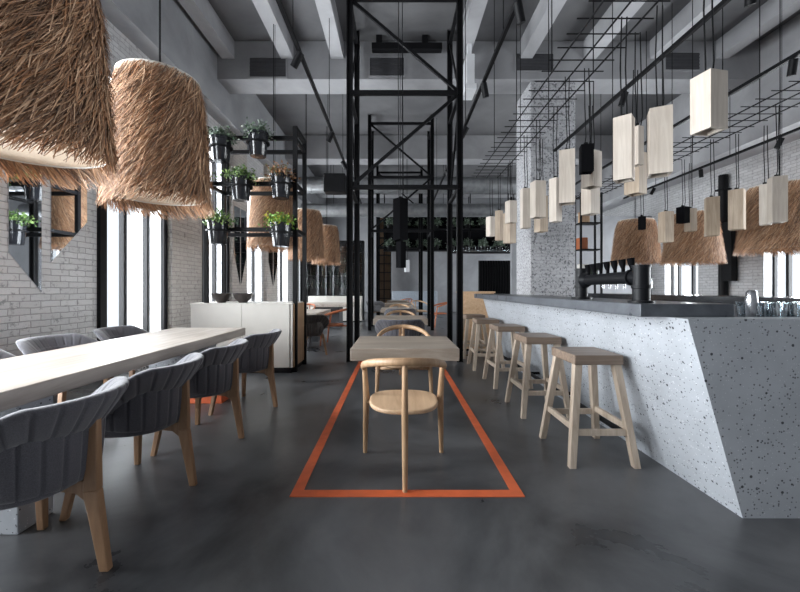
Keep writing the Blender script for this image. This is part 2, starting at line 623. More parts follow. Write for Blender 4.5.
# ------------------------------------------------------------------ mirrors on the left brick wall
MIR = [('slanted mirror on the white brick wall, left of two, its point at the right', (3.99, 4.36, 1.64, 1.215)),
       ('slanted mirror on the white brick wall, right of two, its point at the left', (4.48, 5.00, 1.57, 2.13))]
for lab, (ya, yb, za, zb) in MIR:
    fr = lambda p: (XL + 0.001 + p.z, p.x, p.y)
    MB().prism([(ya, za), (yb, zb), (yb, 2.95), (ya, 2.95)], 0.0, 0.012, fr).build('wall_mirror', 'mirror')
    tag(bpy.context.scene.objects[-1] if False else COL.objects[-1], lab, 'mirror')
for i, (ya, yb) in enumerate(((9.28, 9.62), (9.68, 10.02), (11.78, 12.18), (12.26, 12.66))):
    za, zb = (2.1, 1.35) if i % 2 == 0 else (1.35, 2.1)
    MB().prism([(ya, za), (yb, zb), (yb, 3.3), (ya, 3.3)], 0.0, 0.012, lambda p: (XL + 0.121 + p.z, p.x, p.y)).build('wall_mirror', 'mirror')
    tag(COL.objects[-1], ['slanted mirror on the first tan brick pier behind the plant shelf, near half',
                          'slanted mirror on the first tan brick pier behind the plant shelf, far half',
                          'slanted mirror on the second tan brick pier behind the plant shelf, near half',
                          'slanted mirror on the second tan brick pier behind the plant shelf, far half'][i], 'mirror')

# ------------------------------------------------------------------ long table on the left
tb = thing('communal_table', 'long pale plank dining table at the left with dark chairs along both sides', 'table', (-2.36, 3.0, 0))
m = MB()
m.add([(-0.42, -1.95, 0.655), (0.46, -1.95, 0.655), (0.41, 1.90, 0.655), (-0.50, 1.90, 0.655),
       (-0.42, -1.95, 0.75), (0.46, -1.95, 0.75), (0.41, 1.90, 0.75), (-0.50, 1.90, 0.75)],
      [(3, 2, 1, 0), (4, 5, 6, 7), (0, 1, 5, 4), (1, 2, 6, 5), (2, 3, 7, 6), (3, 0, 4, 7)])
m.build('tabletop', 'tabletop', tb, bevel=0.006)
MB().box(-0.40, 0.44, -1.08, -0.88, 0, 0.656).build('pedestal', 'terrazzo', tb, bevel=0.006)['label'] = 'grey terrazzo block pedestal'
MB().box(-0.36, 0.30, 1.16, 1.34, 0.18, 0.656).build('pedestal', 'terrazzo', tb, bevel=0.006)['label'] = 'grey terrazzo block pedestal'
MB().box(-0.40, 0.46, 1.12, 1.38, 0, 0.18).build('pedestal_foot', 'stripe', tb, bevel=0.006)['label'] = 'orange foot under the far pedestal'


# ------------------------------------------------------------------ upholstered three legged armchair (faces +Y)
def make_armchair(label, mat='fabric', leg='chairleg', group=None):
    t = thing('upholstered_chair', label, 'chair', (0, 0, 0), 0, group)
    NCH = 15

    def horseshoe(th, rx, ry):
        s, c = sin(th), cos(th)
        if c < 0:
            return Vector((rx * (1 if s > 0 else -1) * (1 - 0.10 * c * c), -ry * c * 1.1, 0)), Vector((1 if s > 0 else -1, 0, 0))
        p = Vector((rx * s, -ry * c, 0))
        n = Vector((s / rx, -c / ry, 0)).normalized()
        return p, n

    def collar(u, v):
        th = (u - 0.5) * 2 * radians(98)
        p, n = horseshoe(th, 0.265, 0.255)
        k = abs(u - 0.5) * 2
        top = 0.80 - 0.19 * max(0.0, (k - 0.50) / 0.50) ** 1.5
        h = 0.185 - 0.05 * k
        endt = min(1.0, (1 - k) / 0.035) ** 0.5
        endt = max(0.55, endt)
        a = 2 * pi * v
        ch = min(1.0, abs(sin(pi * NCH * u)) * 2.2) ** 0.7
        e = 0.55
        ca, sa = cos(a), sin(a)
        x = (abs(ca) ** e) * (1 if ca > 0 else -1) * 0.032 * endt
        z = (abs(sa) ** e) * (1 if sa > 0 else -1) * h / 2 * endt
        x += 0.012 * ch * (1 if ca > 0 else -0.6) * abs(ca)
        off = 0.040 + x + (z / h) * 0.115
        q = p + n * off
        return (q.x, q.y, top - h / 2 + z)

    def shell(u, v):
        th = (u - 0.5) * 2 * radians(98)
        p, n = horseshoe(th, 0.262, 0.255)
        k = abs(u - 0.5) * 2
        top = 0.70 - 0.15 * max(0.0, (k - 0.45) / 0.55) ** 1.5
        bot = 0.405 + 0.05 * k ** 2
        h = top - bot
        a = 2 * pi * v
        ch = min(1.0, abs(sin(pi * 13 * u)) * 2.2) ** 0.7
        ca, sa = cos(a), sin(a)
        e = 0.45
        x = (abs(ca) ** e) * (1 if ca > 0 else -1) * 0.022
        z = (abs(sa) ** e) * (1 if sa > 0 else -1) * h / 2
        x += 0.012 * ch * (1 if ca > 0 else -0.6) * abs(ca)
        off = x + (z / h) * 0.02
        q = p + n * (off - 0.008)
        return (q.x, q.y, (top + bot) / 2 + z)

    MB().grid(collar, NCH * 10, 20).build('back_collar', mat, t, True)
    MB().grid(shell, 13 * 10, 16).build('back_shell', mat, t, True)
    # seat cushion
    pts = []
    for k in range(40):
        a = 2 * pi * k / 40
        ca, sa = cos(a), sin(a)
        x = (abs(ca) ** 0.7) * (1 if ca > 0 else -1) * 0.245
        y = (abs(sa) ** (0.6 if sa > 0 else 0.9)) * (1 if sa > 0 else -1) * (0.27 if sa > 0 else 0.245)
        pts.append((x, y))
    MB().prism(pts, 0.40, 0.475).build('seat_cushion', mat, t, 'auto', bevel=0.018, seg=3)
    # legs
    m = MB()
    m.leg((0, -0.345, 0), (0, -0.288, 0.36), (0.034, 0.040), (0.042, 0.062))
    m.leg((0, -0.288, 0.36), (0, -0.298, 0.70), (0.042, 0.062), (0.034, 0.034))
    m.build('rear_leg', leg, t, bevel=0.005)
    for s in (-1, 1):
        MB().leg((s * 0.325, 0.185, 0), (s * 0.255, 0.14, 0.40), 0.034, 0.046).build('front_leg', leg, t, bevel=0.005)
    # curved bracket running forward from the rear leg, and the front rail
    fr = lambda p: (p.z, p.x, p.y)
    MB().prism([(-0.275, 0.26), (-0.262, 0.32), (-0.225, 0.352), (-0.15, 0.362), (0.16, 0.366), (0.16, 0.402), (-0.25, 0.405), (-0.285, 0.40)],
               -0.018, 0.018, fr).build('seat_bracket', leg, t, bevel=0.003)
    MB().box(-0.27, 0.27, 0.12, 0.16, 0.364, 0.401).build('front_rail', leg, t, bevel=0.003)
    return t


GR = 'upholstered chairs around the long table'
arm0 = make_armchair('dark grey channelled armchair nearest the camera at the long table, cut by the left edge', group=GR)
arm0.location = (-1.635, 1.66, 0)
arm0.rotation_euler = (0, 0, radians(94))
for x, y, rz, lab in (
    (-1.635, 2.385, 94, 'dark grey channelled armchair on the aisle side of the long table, second from the camera'),
    (-1.64, 3.165, 91, 'dark grey channelled armchair on the aisle side of the long table, third from the camera'),
    (-1.62, 4.05, 84, 'dark grey channelled armchair on the aisle side of the long table, beside the cream cabinet'),
    (-3.05, 2.72, -90, 'dark armchair on the wall side of the long table, its rim at the left edge'),
    (-3.05, 3.57, -92, 'dark armchair on the wall side of the long table below the slanted mirrors'),
    (-3.06, 4.42, -88, 'dark armchair on the wall side of the long table, farthest one near the window'),
):
    dup(arm0, (x, y, 0), radians(rz), lab, GR)


# ------------------------------------------------------------------ round backed wooden chair with three legs (faces +Y)
def make_wood_chair(label, mat='oak', seatmat='oakseat', group=None):
    t = thing('wooden_chair', label, 'chair', (0, 0, 0), 0, group)
    # rail
    pts, rad = [], []
    N = 28
    for i in range(N + 1):
        th = radians(-100 + 200 * i / N)
        x = 0.292 * sin(th)
        y = 0.16 - 0.445 * cos(th) if cos(th) > 0 else 0.16 - 0.30 * cos(th)
        z = 0.672 + 0.128 * max(0, cos(th)) ** 0.8
        pts.append((x, y, z))
        rad.append(0.021)
    rad[0] = rad[-1] = 0.014
    MB().tube(pts, rad, 12, 1.25).build('back_rail', mat, t, True)
    MB().tube([(0, -0.295, 0), (0, -0.292, 0.25), (0, -0.285, 0.46), (0, -0.283, 0.795)], [0.015, 0.019, 0.021, 0.017], 12).build('rear_leg', mat, t, 'auto')
    for s in (-1, 1):
        MB().tube([(s * 0.292, 0.275, 0), (s * 0.283, 0.245, 0.30), (s * 0.278, 0.225, 0.44), (s * 0.288, 0.185, 0.675)],
                  [0.016, 0.022, 0.025, 0.018], 12).build('front_leg', mat, t, 'auto')
    pts = []
    for k in range(48):
        a = 2 * pi * k / 48
        ca, sa = cos(a), sin(a)
        x = (abs(ca) ** 0.75) * (1 if ca > 0 else -1) * 0.245
        y = 0.13 + (abs(sa) ** 0.8) * (1 if sa > 0 else -1) * (0.22 if sa > 0 else 0.30)
        pts.append((x, y))
    MB().prism(pts, 0.432, 0.462).build('seat', seatmat, t, 'auto', bevel=0.010, seg=3)
    m = MB()
    m.tube([(-0.275, 0.225, 0.405), (-0.12, 0.235, 0.412), (0.12, 0.235, 0.412), (0.275, 0.225, 0.405)], 0.018, 10)
    m.tube([(0, 0.235, 0.412), (0, 0.0, 0.418), (0, -0.285, 0.420)], 0.016, 10)
    m.build('seat_frame', mat, t, True)
    return t


GW = 'round backed wooden chairs'
wc = make_wood_chair('light oak three legged chair in front, on the orange stripe, its back to the camera', group=GW)
wc.location = (0.055, 2.62, 0)
dup(wc, (0.085, 4.25, 0), pi, 'light oak three legged chair across the front table, facing the camera', GW)
dup(wc, (0.09, 7.40, 0), pi, 'light oak round backed chair at the far side of the second table', GW)
dup(wc, (0.09, 10.52, 0), pi, 'light oak round backed chair at the far side of the third table', GW)
dup(wc, (0.85, 14.2, 0), radians(200), 'light oak round backed chair far back before the grey banquette', GW)
rc = make_wood_chair('red-brown stained wooden chair in the left aisle beside the pale table', 'terra', 'terra', 'red stained wooden chairs')
rc.location = (-1.36, 8.55, 0)
rc.rotation_euler = (0, 0, radians(85))
dup(rc, (1.48, 12.6, 0), radians(100), 'red-brown stained wooden chair far back, right of the steel frames', 'red stained wooden chairs')
dup(rc, (0.5, 17.6, 0), radians(20), 'red-brown stained wooden chair at the far end in front of the banquette', 'red stained wooden chairs')
dup(rc, (-2.6, 10.9, 0), radians(170), 'red-brown stained wooden chair behind the pale table in the left aisle', 'red stained wooden chairs')

# more upholstered chairs in the rows behind
GC = 'upholstered chairs at the centre tables'
a2 = make_armchair('striped grey armchair at the near side of the second centre table', 'fabric', 'chairleg', GC)
a2.location = (0.06, 5.86, 0)
dup(a2, (0.1, 9.0, 0), 0.05, 'striped grey armchair at the near side of the third centre table', GC)
a3 = make_armchair('pale grey armchair far back left of the last centre table', 'fabric_light', 'chairleg')
a3.location = (-0.75, 14.4, 0)
a3.rotation_euler = (0, 0, -0.4)
a4 = make_armchair('dark brown legged stool-like armchair in the left aisle beside the cream cabinet', 'bowl', 'chairleg')
a4.location = (-1.62, 6.95, 0)
a4.rotation_euler = (0, 0, 0.1)


# ------------------------------------------------------------------ centre tables
def make_centre_table(label):
    t = thing('square_table', label, 'table', (0, 0, 0), 0, 'square tables in the centre row')
    MB().box(-0.458, 0.458, -0.425, 0.425, 0.645, 0.75).build('tabletop', 'tabletop_grey', t, bevel=0.005)
    MB().tube([(0, 0, 0), (0, 0, 0.65)], 0.022, 14).build('pedestal_pole', 'black', t, 'auto')
    MB().box(-0.30, 0.30, -0.28, 0.28, 0.632, 0.646).build('support_plate', 'black', t)
    return t


t0 = make_centre_table('thick square wooden table in front, between the two light oak chairs')
t0.location = (0.075, 3.595, 0)
for y, lab in ((6.75, 'thick square wooden table second in the centre row, under the first steel frame'),
               (9.88, 'thick square wooden table third in the centre row'),
               (13.3, 'thick square wooden table fourth in the centre row'),
               (16.6, 'thick square wooden table at the far end of the centre row')):
    dup(t0, (0.075, y, 0), 0, lab, 'square tables in the centre row')

# ------------------------------------------------------------------ steel frames in the centre


def steel_frame(y, label, top=ZC):
    t = thing('steel_frame', label, 'steel frame', (0.15, y, 0), 0, 'black steel frames over the centre tables')
    X, D, w = 0.945, 1.2, 0.10
    for sx in (-1, 1):
        for yy in (0, D):
            m = MB()
            m.box(sx * X - w / 2, sx * X + w / 2, yy - 0.012, yy + 0.012, 0, top)
            m.box(sx * X - w / 2, sx * X - w / 2 + 0.014, yy - w / 2, yy + w / 2, 0, top)
            m.box(sx * X + w / 2 - 0.014, sx * X + w / 2, yy - w / 2, yy + w / 2, 0, top)
            m.build('post', 'black', t)
    for z in (3.0, 4.62, 6.24):
        MB().box(-X, X, -0.035, 0.035, z - 0.035, z + 0.035).build('cross_bar', 'black', t)
        for sx in (-1, 1):
            MB().box(sx * X - 0.03, sx * X + 0.03, 0.02, D - 0.02, z - 0.03, z + 0.03).build('side_bar', 'black', t)
    MB().beam((-X, 0, 3.0), (X, 0, 4.62), 0.05, 0.05).build('brace', 'black', t)
    MB().beam((X, 0, 4.62), (-X, 0, 6.24), 0.05, 0.05).build('brace', 'black', t)
    for sx in (-1, 1):
        MB().beam((sx * X, 0, 4.62), (sx * X, D, 3.0), 0.035, 0.035).build('side_brace', 'black', t)
        MB().beam((sx * X, D, 6.24), (sx * X, 0, 4.62), 0.035, 0.035).build('side_brace', 'black', t)
    return t


steel_frame(6.5, 'tall black braced steel frame nearest the camera, behind the front table')
steel_frame(11.4, 'tall black braced steel frame second from the camera, seen inside the first')
steel_frame(16.2, 'tall black braced steel frame farthest from the camera')

# ------------------------------------------------------------------ terrazzo bar
bar = thing('bar_counter', 'leaning grey terrazzo bar counter on the right behind the stools', 'bar counter', (1.59, 2.06, 0))
Y1 = 4.85
m = MB()
# long front, leaning outwards towards the top
q = 0.16
m.add([(0.30, q, 0), (0.62, q, 0), (0.40, q, 1.086), (0, q, 1.086),
       (0.30, Y1, 0), (0.62, Y1, 0), (0.40, Y1, 1.086), (0, Y1, 1.086)],
      [(0, 1, 2, 3), (7, 6, 5, 4), (0, 4, 5, 1), (1, 5, 6, 2), (2, 6, 7, 3), (3, 7, 4, 0)])
m.build('front_panel', 'terrazzo', bar)
m = MB()
m.prism([(0.30, 0), (1.9, 0), (1.9, 1.086), (0.0, 1.086)], 0.0, 0.16, lambda p: (p.x, p.z, p.y))
m.build('end_panel', 'terrazzo', bar)
MB().box(0.40, 1.02, 0.16, Y1, 0.90, 1.03).build('work_top', 'steel', bar)
MB().box(0.60, 0.98, 0.16, Y1, 0.0, 0.90).build('base_cabinet', 'concrete_base', bar)
m = MB()
m.tube([(0.12, 0.7, 0.17), (0.12, Y1 - 0.1, 0.17)], 0.022, 10)
for k in range(5):
    yy = 0.9 + k * 0.95
    m.beam((0.12, yy, 0.17), (0.27, yy, 0.17), 0.03, 0.03)
m.build('foot_rail', 'black', bar)

top = MB().box(-0.275, 0.275, -2.35, 2.35, 0, 0.076).build('bar_top', 'slab', bar, bevel=0.004, loc=(1.705 - 1.59, 0.15 + 2.35, 1.0865))
top['label'] = 'dark stone slab top'

# wood clad stand beyond the far end of the bar
st = thing('host_stand', 'pale wood panelled stand at the far end of the bar', 'counter', (1.62, 7.62, 0))
MB().box(-0.30, 0.36, 0, 0.55, 0.04, 1.17).build('body', 'oakseat', st, bevel=0.006)
MB().box(-0.27, 0.33, 0.03, 0.52, 0, 0.04).build('plinth', 'black', st)
MB().box(-0.32, 0.38, -0.02, 0.57, 1.17, 1.20).build('top', 'oakseat', st, bevel=0.004)

# back counter
bc = thing('back_counter', 'low black back counter along the window side behind the bar', 'counter', (3.6, 2.3, 0))
MB().box(0, 0.6, 0, 4.9, 1.09, 1.17).build('worktop', 'blackgloss', bc, bevel=0.004)
MB().box(0.04, 0.56, 0.04, 4.86, 0.0, 1.09).build('body', 'concrete_base', bc)


# beer tap
tp = thing('tap_tower', 'black pipe beer tap tower standing on the bar top', 'beer tap', (1.57, 2.42, 1.1625), radians(-5))
m = MB()
m.lathe([(0.075, 0), (0.075, 0.012), (0.050, 0.014), (0.050, 0.225), (0.056, 0.225), (0.056, 0.240), (0.0, 0.240)], 24)
m.lathe([(0.054, 0.09), (0.056, 0.092), (0.056, 0.112), (0.054, 0.114)], 24)
m.build('near_post', 'tap', tp, 'auto')
m = MB()
m.lathe([(0.085, 0), (0.085, 0.016), (0.052, 0.018), (0.052, 0.27), (0.0, 0.27)], 24, (0.0, 0.95, 0))
m.lathe([(0.058, 0.10), (0.060, 0.102), (0.060, 0.12), (0.058, 0.122)], 24, (0, 0.95, 0))
m.build('far_post', 'tap', tp, 'auto')
m = MB()
m.tube([(0, 0.03, 0.165), (0, 0.95, 0.165)], 0.043, 20)
for yy in (0.09, 0.86):
    m.tube([(0, yy, 0.165), (0, yy + 0.03, 0.165)], 0.056, 20)
m.tube([(0, 0.80, 0.165), (0, 0.86, 0.165)], [0.043, 0.065], 20)
m.build('cross_pipe', 'tap', tp, 'auto')
for k in range(7):
    yy = 0.11 + k * 0.115
    h = MB()
    h.tube([(0.0, yy, 0.205), (0.0, yy, 0.235)], 0.012, 10)
    h.tube([(0.0, yy, 0.230), (-0.005, yy, 0.26), (-0.010, yy, 0.295)], [0.013, 0.021, 0.024], 10)
    hd = h.build('tap_handle', 'matte_black', tp, 'auto')
    h = MB()
    h.tube([(0.04, yy, 0.165), (0.09, yy, 0.165), (0.115, yy, 0.15), (0.118, yy, 0.09)], [0.014, 0.013, 0.012, 0.009], 10)
    h.build('spout', 'steel', hd, 'auto')

# glasses and shaker behind the end wall
zg = 1.03
shk = thing('cocktail_shaker', 'polished metal cocktail shaker beside the glasses behind the bar end', 'shaker', (2.20, 2.34, zg))
MB().lathe([(0.024, 0), (0.026, 0.01), (0.031, 0.13), (0.031, 0.135), (0.0, 0.135)], 20).build('body', 'steel', shk, 'auto')
MB().lathe([(0.032, 0.1355), (0.032, 0.15), (0.027, 0.20), (0.018, 0.212), (0.0, 0.215)], 20).build('cap', 'steel', shk, 'auto')
gl0 = None
kg = 0
for row in range(3):
    for c in range(7):
        x = 2.30 + c * 0.105 + (row % 2) * 0.03
        y = 2.27 + row * 0.115
        kg += 1
        if x > 2.585:
            zb = 1.03
        if gl0 is None:
            gl0 = MB().lathe([(0.0, 0.004), (0.031, 0.004), (0.041, 0.135), (0.043, 0.135), (0.033, 0.0), (0.0, 0.0)], 18).build('glass_tumbler', 'tumbler', None, 'auto')
            tag(gl0, 'clear tumbler glass in the rows behind the near end of the bar', 'glass', 'tumblers behind the bar end')
            gl0.location = (x, y, zg)
        else:
            g = gl0.copy()
            COL.objects.link(g)
            g.location = (x, y, zg)
# shelf the glasses stand on (work surface behind the end wall)
ws = MB().box(0, 0.80, 0, 0.40, 0, 0.05).build('glass_tray', 'blackgloss', None, bevel=0.004, loc=(2.615, 2.225, 0.98))
tag(ws, 'black tray shelf under the tumblers behind the bar end', 'tray')


# ------------------------------------------------------------------ bar stools
def make_stool(label):
    t = thing('bar_stool', label, 'stool', (0, 0, 0), 0, 'wooden bar stools along the bar')
    MB().box(-0.175, 0.175, -0.205, 0.205, 0.705, 0.775).build('seat', 'stoolseat', t, bevel=0.006)
    P = {}
    for sx in (-1, 1):
        for sy in (-1, 1):
            a = (sx * 0.225, sy * 0.265, 0)
            b = (sx * 0.140, sy * 0.165, 0.706)
            P[sx, sy] = (Vector(a), Vector(b))
            MB().leg(a, b, 0.046, 0.054).build('leg', 'stoolleg', t, bevel=0.003)

    def at(sx, sy, z):
        a, b = P[sx, sy]
        return a + (b - a) * (z / 0.706)
    for s in (-1, 1):
        MB().beam(at(-1, s, 0.235), at(1, s, 0.235), 0.026, 0.044).build('stretcher', 'stoolleg', t, bevel=0.002)
        MB().beam(at(s, -1, 0.265), at(s, 1, 0.265), 0.026, 0.044).build('stretcher', 'stoolleg', t, bevel=0.002)
    return t


s0 = make_stool('wooden bar stool nearest the camera, in front of the terrazzo bar')
s0.location = (1.455, 2.91, 0)
for x, y, rz, lab in ((1.455, 3.92, 0.0, 'wooden bar stool second from the camera along the bar'),
                  (1.46, 5.00, 0.03, 'wooden bar stool third and middle of the row along the bar'),
                  (1.43, 6.05, -0.03, 'wooden bar stool fourth along the bar, second from the wood panelled stand'),
                  (1.44, 7.05, 0.02, 'wooden bar stool farthest along the bar, in front of the wood panelled stand')):
    dup(s0, (x, y, 0), rz, lab, 'wooden bar stools along the bar')


# ------------------------------------------------------------------ straw pendant lamps
def make_straw_mesh(R0, R1, H):
    m = MB()
    rnd = random.Random(3)
    pal = [(0.29, 0.18, 0.115), (0.36, 0.235, 0.15), (0.45, 0.31, 0.205), (0.19, 0.12, 0.08), (0.58, 0.43, 0.31), (0.36, 0.20, 0.11), (0.115, 0.075, 0.055)]
    rows = int(36 * H)
    for r in range(rows):
        zc = H * (r + 0.5) / rows
        n = int(620 * R1)
        for k in range(n):
            a = 2 * pi * (k + rnd.random()) / n
            z = zc + rnd.uniform(-0.03, 0.03)
            z = min(H, max(0.05, z))
            L = rnd.uniform(0.17, 0.33)
            slant = rnd.gauss(0.52, 0.20)
            dz = L * cos(slant)
            dt = L * sin(slant)
            flare = rnd.uniform(0.006, 0.06)
            w = rnd.uniform(0.0018, 0.0052)
            if z - dz < -0.13:
                dz = z + 0.13 * rnd.random()
            rad = R1 + (R0 - R1) * (z / H)
            rad2 = R1 + (R0 - R1) * ((z - dz) / H)
            c = pal[int(rnd.random() * len(pal))]
            f = rnd.uniform(0.75, 1.25)
            c = tuple(min(1, q * f * g_) for q, g_ in zip(c, (1.12, 0.98, 0.86)))
            pts = []
            for s in (0.0, 0.5, 1.0):
                rr = (rad + (rad2 - rad) * s) + 0.004 + flare * s ** 1.3
                aa = a - dt * s / rad
                pts.append((Vector((rr * cos(aa), rr * sin(aa), z - dz * s)), aa, (w, w, w * 0.4)[int(s * 2)]))
            vs = []
            for p, aa, ww in pts:
                tg = Vector((-sin(aa), cos(aa), 0)) * ww
                rdl = Vector((cos(aa), sin(aa), 0)) * ww * rnd.uniform(-0.5, 0.5)
                vs += [p - tg - rdl, p + tg + rdl]
            m.add(vs, [(0, 1, 3, 2), (2, 3, 5, 4)], c)
    return m


def make_straw_lamp(label, R0, R1, H, CL):
    t = thing('straw_pendant', label, 'lamp', (0, 0, 0), 0, 'straw pendant lamps')
    ob = make_straw_mesh(R0, R1, H).build('straw_thatch', 'straw', t)
    ob['kind'] = 'stuff'
    m = MB()
    m.lathe([(R1 - 0.008, 0.03), (R0 - 0.006, H), (R0 - 0.014, H), (R1 - 0.016, 0.03), (R1 - 0.008, 0.03)], 64)
    m.build('shade_liner', 'liner', t, 'auto')
    for rr, z in ((R1 - 0.005, 0.03), (R0 - 0.004, H)):
        m = MB()
        m.tube([(rr * cos(2 * pi * k / 48), rr * sin(2 * pi * k / 48), z) for k in range(49)], 0.009, 8, caps=False)
        m.build('shade_rim', 'cream', t, True)
    m = MB()
    for k in range(3):
        a = 2 * pi * k / 3 + 0.3
        m.tube([(0, 0, H + 0.02), ((R0 - 0.01) * cos(a), (R0 - 0.01) * sin(a), H - 0.01)], 0.006, 6)
    m.build('spider_frame', 'black', t)
    bl = MB().lathe([(0.02, 0.86), (0.022, 0.82), (0.05, 0.76), (0.055, 0.72), (0.04, 0.68), (0.0, 0.665)], 16).build('bulb', 'bulb', t, True)
    MB().tube([(0, 0, 0.86), (0, 0, 0.98), (0, 0, H + 0.02)], [0.026, 0.026, 0.012], 10).build('lamp_holder', 'black', t, 'auto')
    m = MB()
    m.tube([(0, 0, H), (0.0, 0, 3.0), (0.0, 0, CL)], 0.007, 6)
    m.tube([(0.03, 0, H), (0.03, 0, CL)], 0.004, 6)
    m.build('cord', 'black', t)
    return t


l0 = make_straw_lamp('large straw pendant lamp nearest the camera in the top left corner', 0.345, 0.415, 1.12, 4.39)
l0.location = (-2.28, 2.33, 2.10)
for x, y, z, lab in (
    (-2.25, 3.60, 2.11, 'large straw pendant lamp second from the camera over the long table'),
    (-2.25, 6.95, 2.08, 'straw pendant lamp behind the plant shelf, seen between its rails'),
    (-2.25, 9.5, 2.08, 'straw pendant lamp just right of the plant shelf'),
    (-2.25, 12.2, 2.15, 'straw pendant lamp farthest back, right of the plant shelf'),
):
    dup(l0, (x, y, z), RND.uniform(0, 6), lab, 'straw pendant lamps')
l1 = make_straw_lamp('straw pendant lamp at the right edge behind the wooden block lamps', 0.40, 0.52, 1.0, 4.5)
l1.location = (6.35, 6.25, 1.95)
for x, y, z, lab in (
    (6.5, 8.3, 1.90, 'straw pendant lamp on the right, left of the black downpipe'),
    (6.15, 9.7, 2.0, 'straw pendant lamp on the right farthest back, above the beer tap'),
):
    dup(l1, (x, y, z), RND.uniform(0, 6), lab, 'straw pendant lamps')


# ------------------------------------------------------------------ rebar grids and block lamps
def rebar_grid(label, xs, y0, y1, z):
    t = thing('ceiling_rebar_grid', label, 'rebar grid', (xs[0], y0, z))
    L = y1 - y0
    for x in xs:
        MB().tube([(x - xs[0], 0, 0), (x - xs[0], L, 0)], 0.009, 6).build('rail', 'black', t)
    n = int(L / 0.2)
    for k in range(n):
        MB().tube([(-0.11, 0.1 + k * 0.2, 0.012), (xs[-1] - xs[0] + 0.11, 0.1 + k * 0.2, 0.012)], 0.006, 6).build('cross_rod', 'black', t)
    for k in range(int(L / 1.2)):
        for x in (xs[0], xs[-1]):
            MB().tube([(x - xs[0], 0.5 + k * 1.2, 0), (x - xs[0], 0.5 + k * 1.2, ZC - z)], 0.006, 6).build('hanger_rod', 'black', t)
    return t


GZ = 3.6
rebar_grid('black rebar grid hung from the ceiling above the bar stools', (1.69, 1.92, 2.14), 1.2, 8.0, GZ)
rebar_grid('black rebar grid hung from the ceiling above the work side of the bar', (4.58, 4.84, 5.10), 2.4, 9.6, GZ)

BL = 0


def block_lamp(xl, xr, yt, yb, H, rail, label, mat='block', rz=0.5, topz=GZ):
    """hollow square wooden tube on two cords; distance from its height, x from the rail it hangs on"""
    r = radians(rz)
    Y = H * F / (yb - yt)
    X = ((xl + xr) / 2 - CX) / F * Y
    z0 = EYE + (CY - yb) / F * Y
    s = 0.14
    # fit the box so that its outline has the size it has in the photograph
    for it in range(60):
        us, vs_ = [], []
        for i in (-1, 1):
            for j in (-1, 1):
                cx_, cy_ = i * s / 2, j * s / 2
                px_, py_ = X + cx_ * cos(r) - cy_ * sin(r), Y + cx_ * sin(r) + cy_ * cos(r)
                us.append(CX + F * px_ / py_)
                vs_.append(CY - F * (z0 - EYE) / py_)
                vs_.append(CY - F * (z0 + H - EYE) / py_)
        ph, pw = max(vs_) - min(vs_), max(us) - min(us)
        Y *= (ph / (yb - yt)) ** 0.7
        s = min(0.24, max(0.06, s * ((xr - xl) / pw) ** 0.7))
        X += ((xl + xr) / 2 - (max(us) + min(us)) / 2) * Y / F * 0.7
        z0 -= ((yt + yb) / 2 - (max(vs_) + min(vs_)) / 2) * Y / F * 0.7
    t = thing('block_pendant', label, 'lamp', (X, Y, z0), r, 'hollow block pendant lamps')
    h, i = s / 2, s / 2 - 0.018
    m = MB()
    m.box(-h, h, -h, -i, 0, H).box(-h, h, i, h, 0, H).box(-h, -i, -i, i, 0, H).box(i, h, -i, i, 0, H)
    m.build('shade', mat, t)
    MB().box(-i, i, -i, i, H - 0.02, H - 0.002).build('shade_lid', mat, t)
    MB().box(-i + 0.002, i - 0.002, -i + 0.002, i - 0.002, H * 0.45, H * 0.45 + 0.02).build('lamp_plate', 'block_in' if mat != 'matte_black' else 'black', t)
    m = MB()
    zt = topz - z0
    rr = Matrix.Rotation(-r, 3, 'Z')
    for dx in (-0.02, 0.025):
        bend = RND.uniform(-0.015, 0.015)
        m.tube([rr @ Vector((dx, 0, H - 0.01)), rr @ Vector((dx + bend + 0.012, 0, H + 0.10)), rr @ Vector((dx + bend, 0, H + (zt - H) * 0.5)), rr @ Vector((dx, 0, zt))], 0.0055, 6)
    m.tube([rr @ Vector((0, 0.012, H - 0.01)), rr @ Vector((0, 0.012, H + 0.035))], 0.022, 10)
    m.build('cord', 'black', t)
    return t


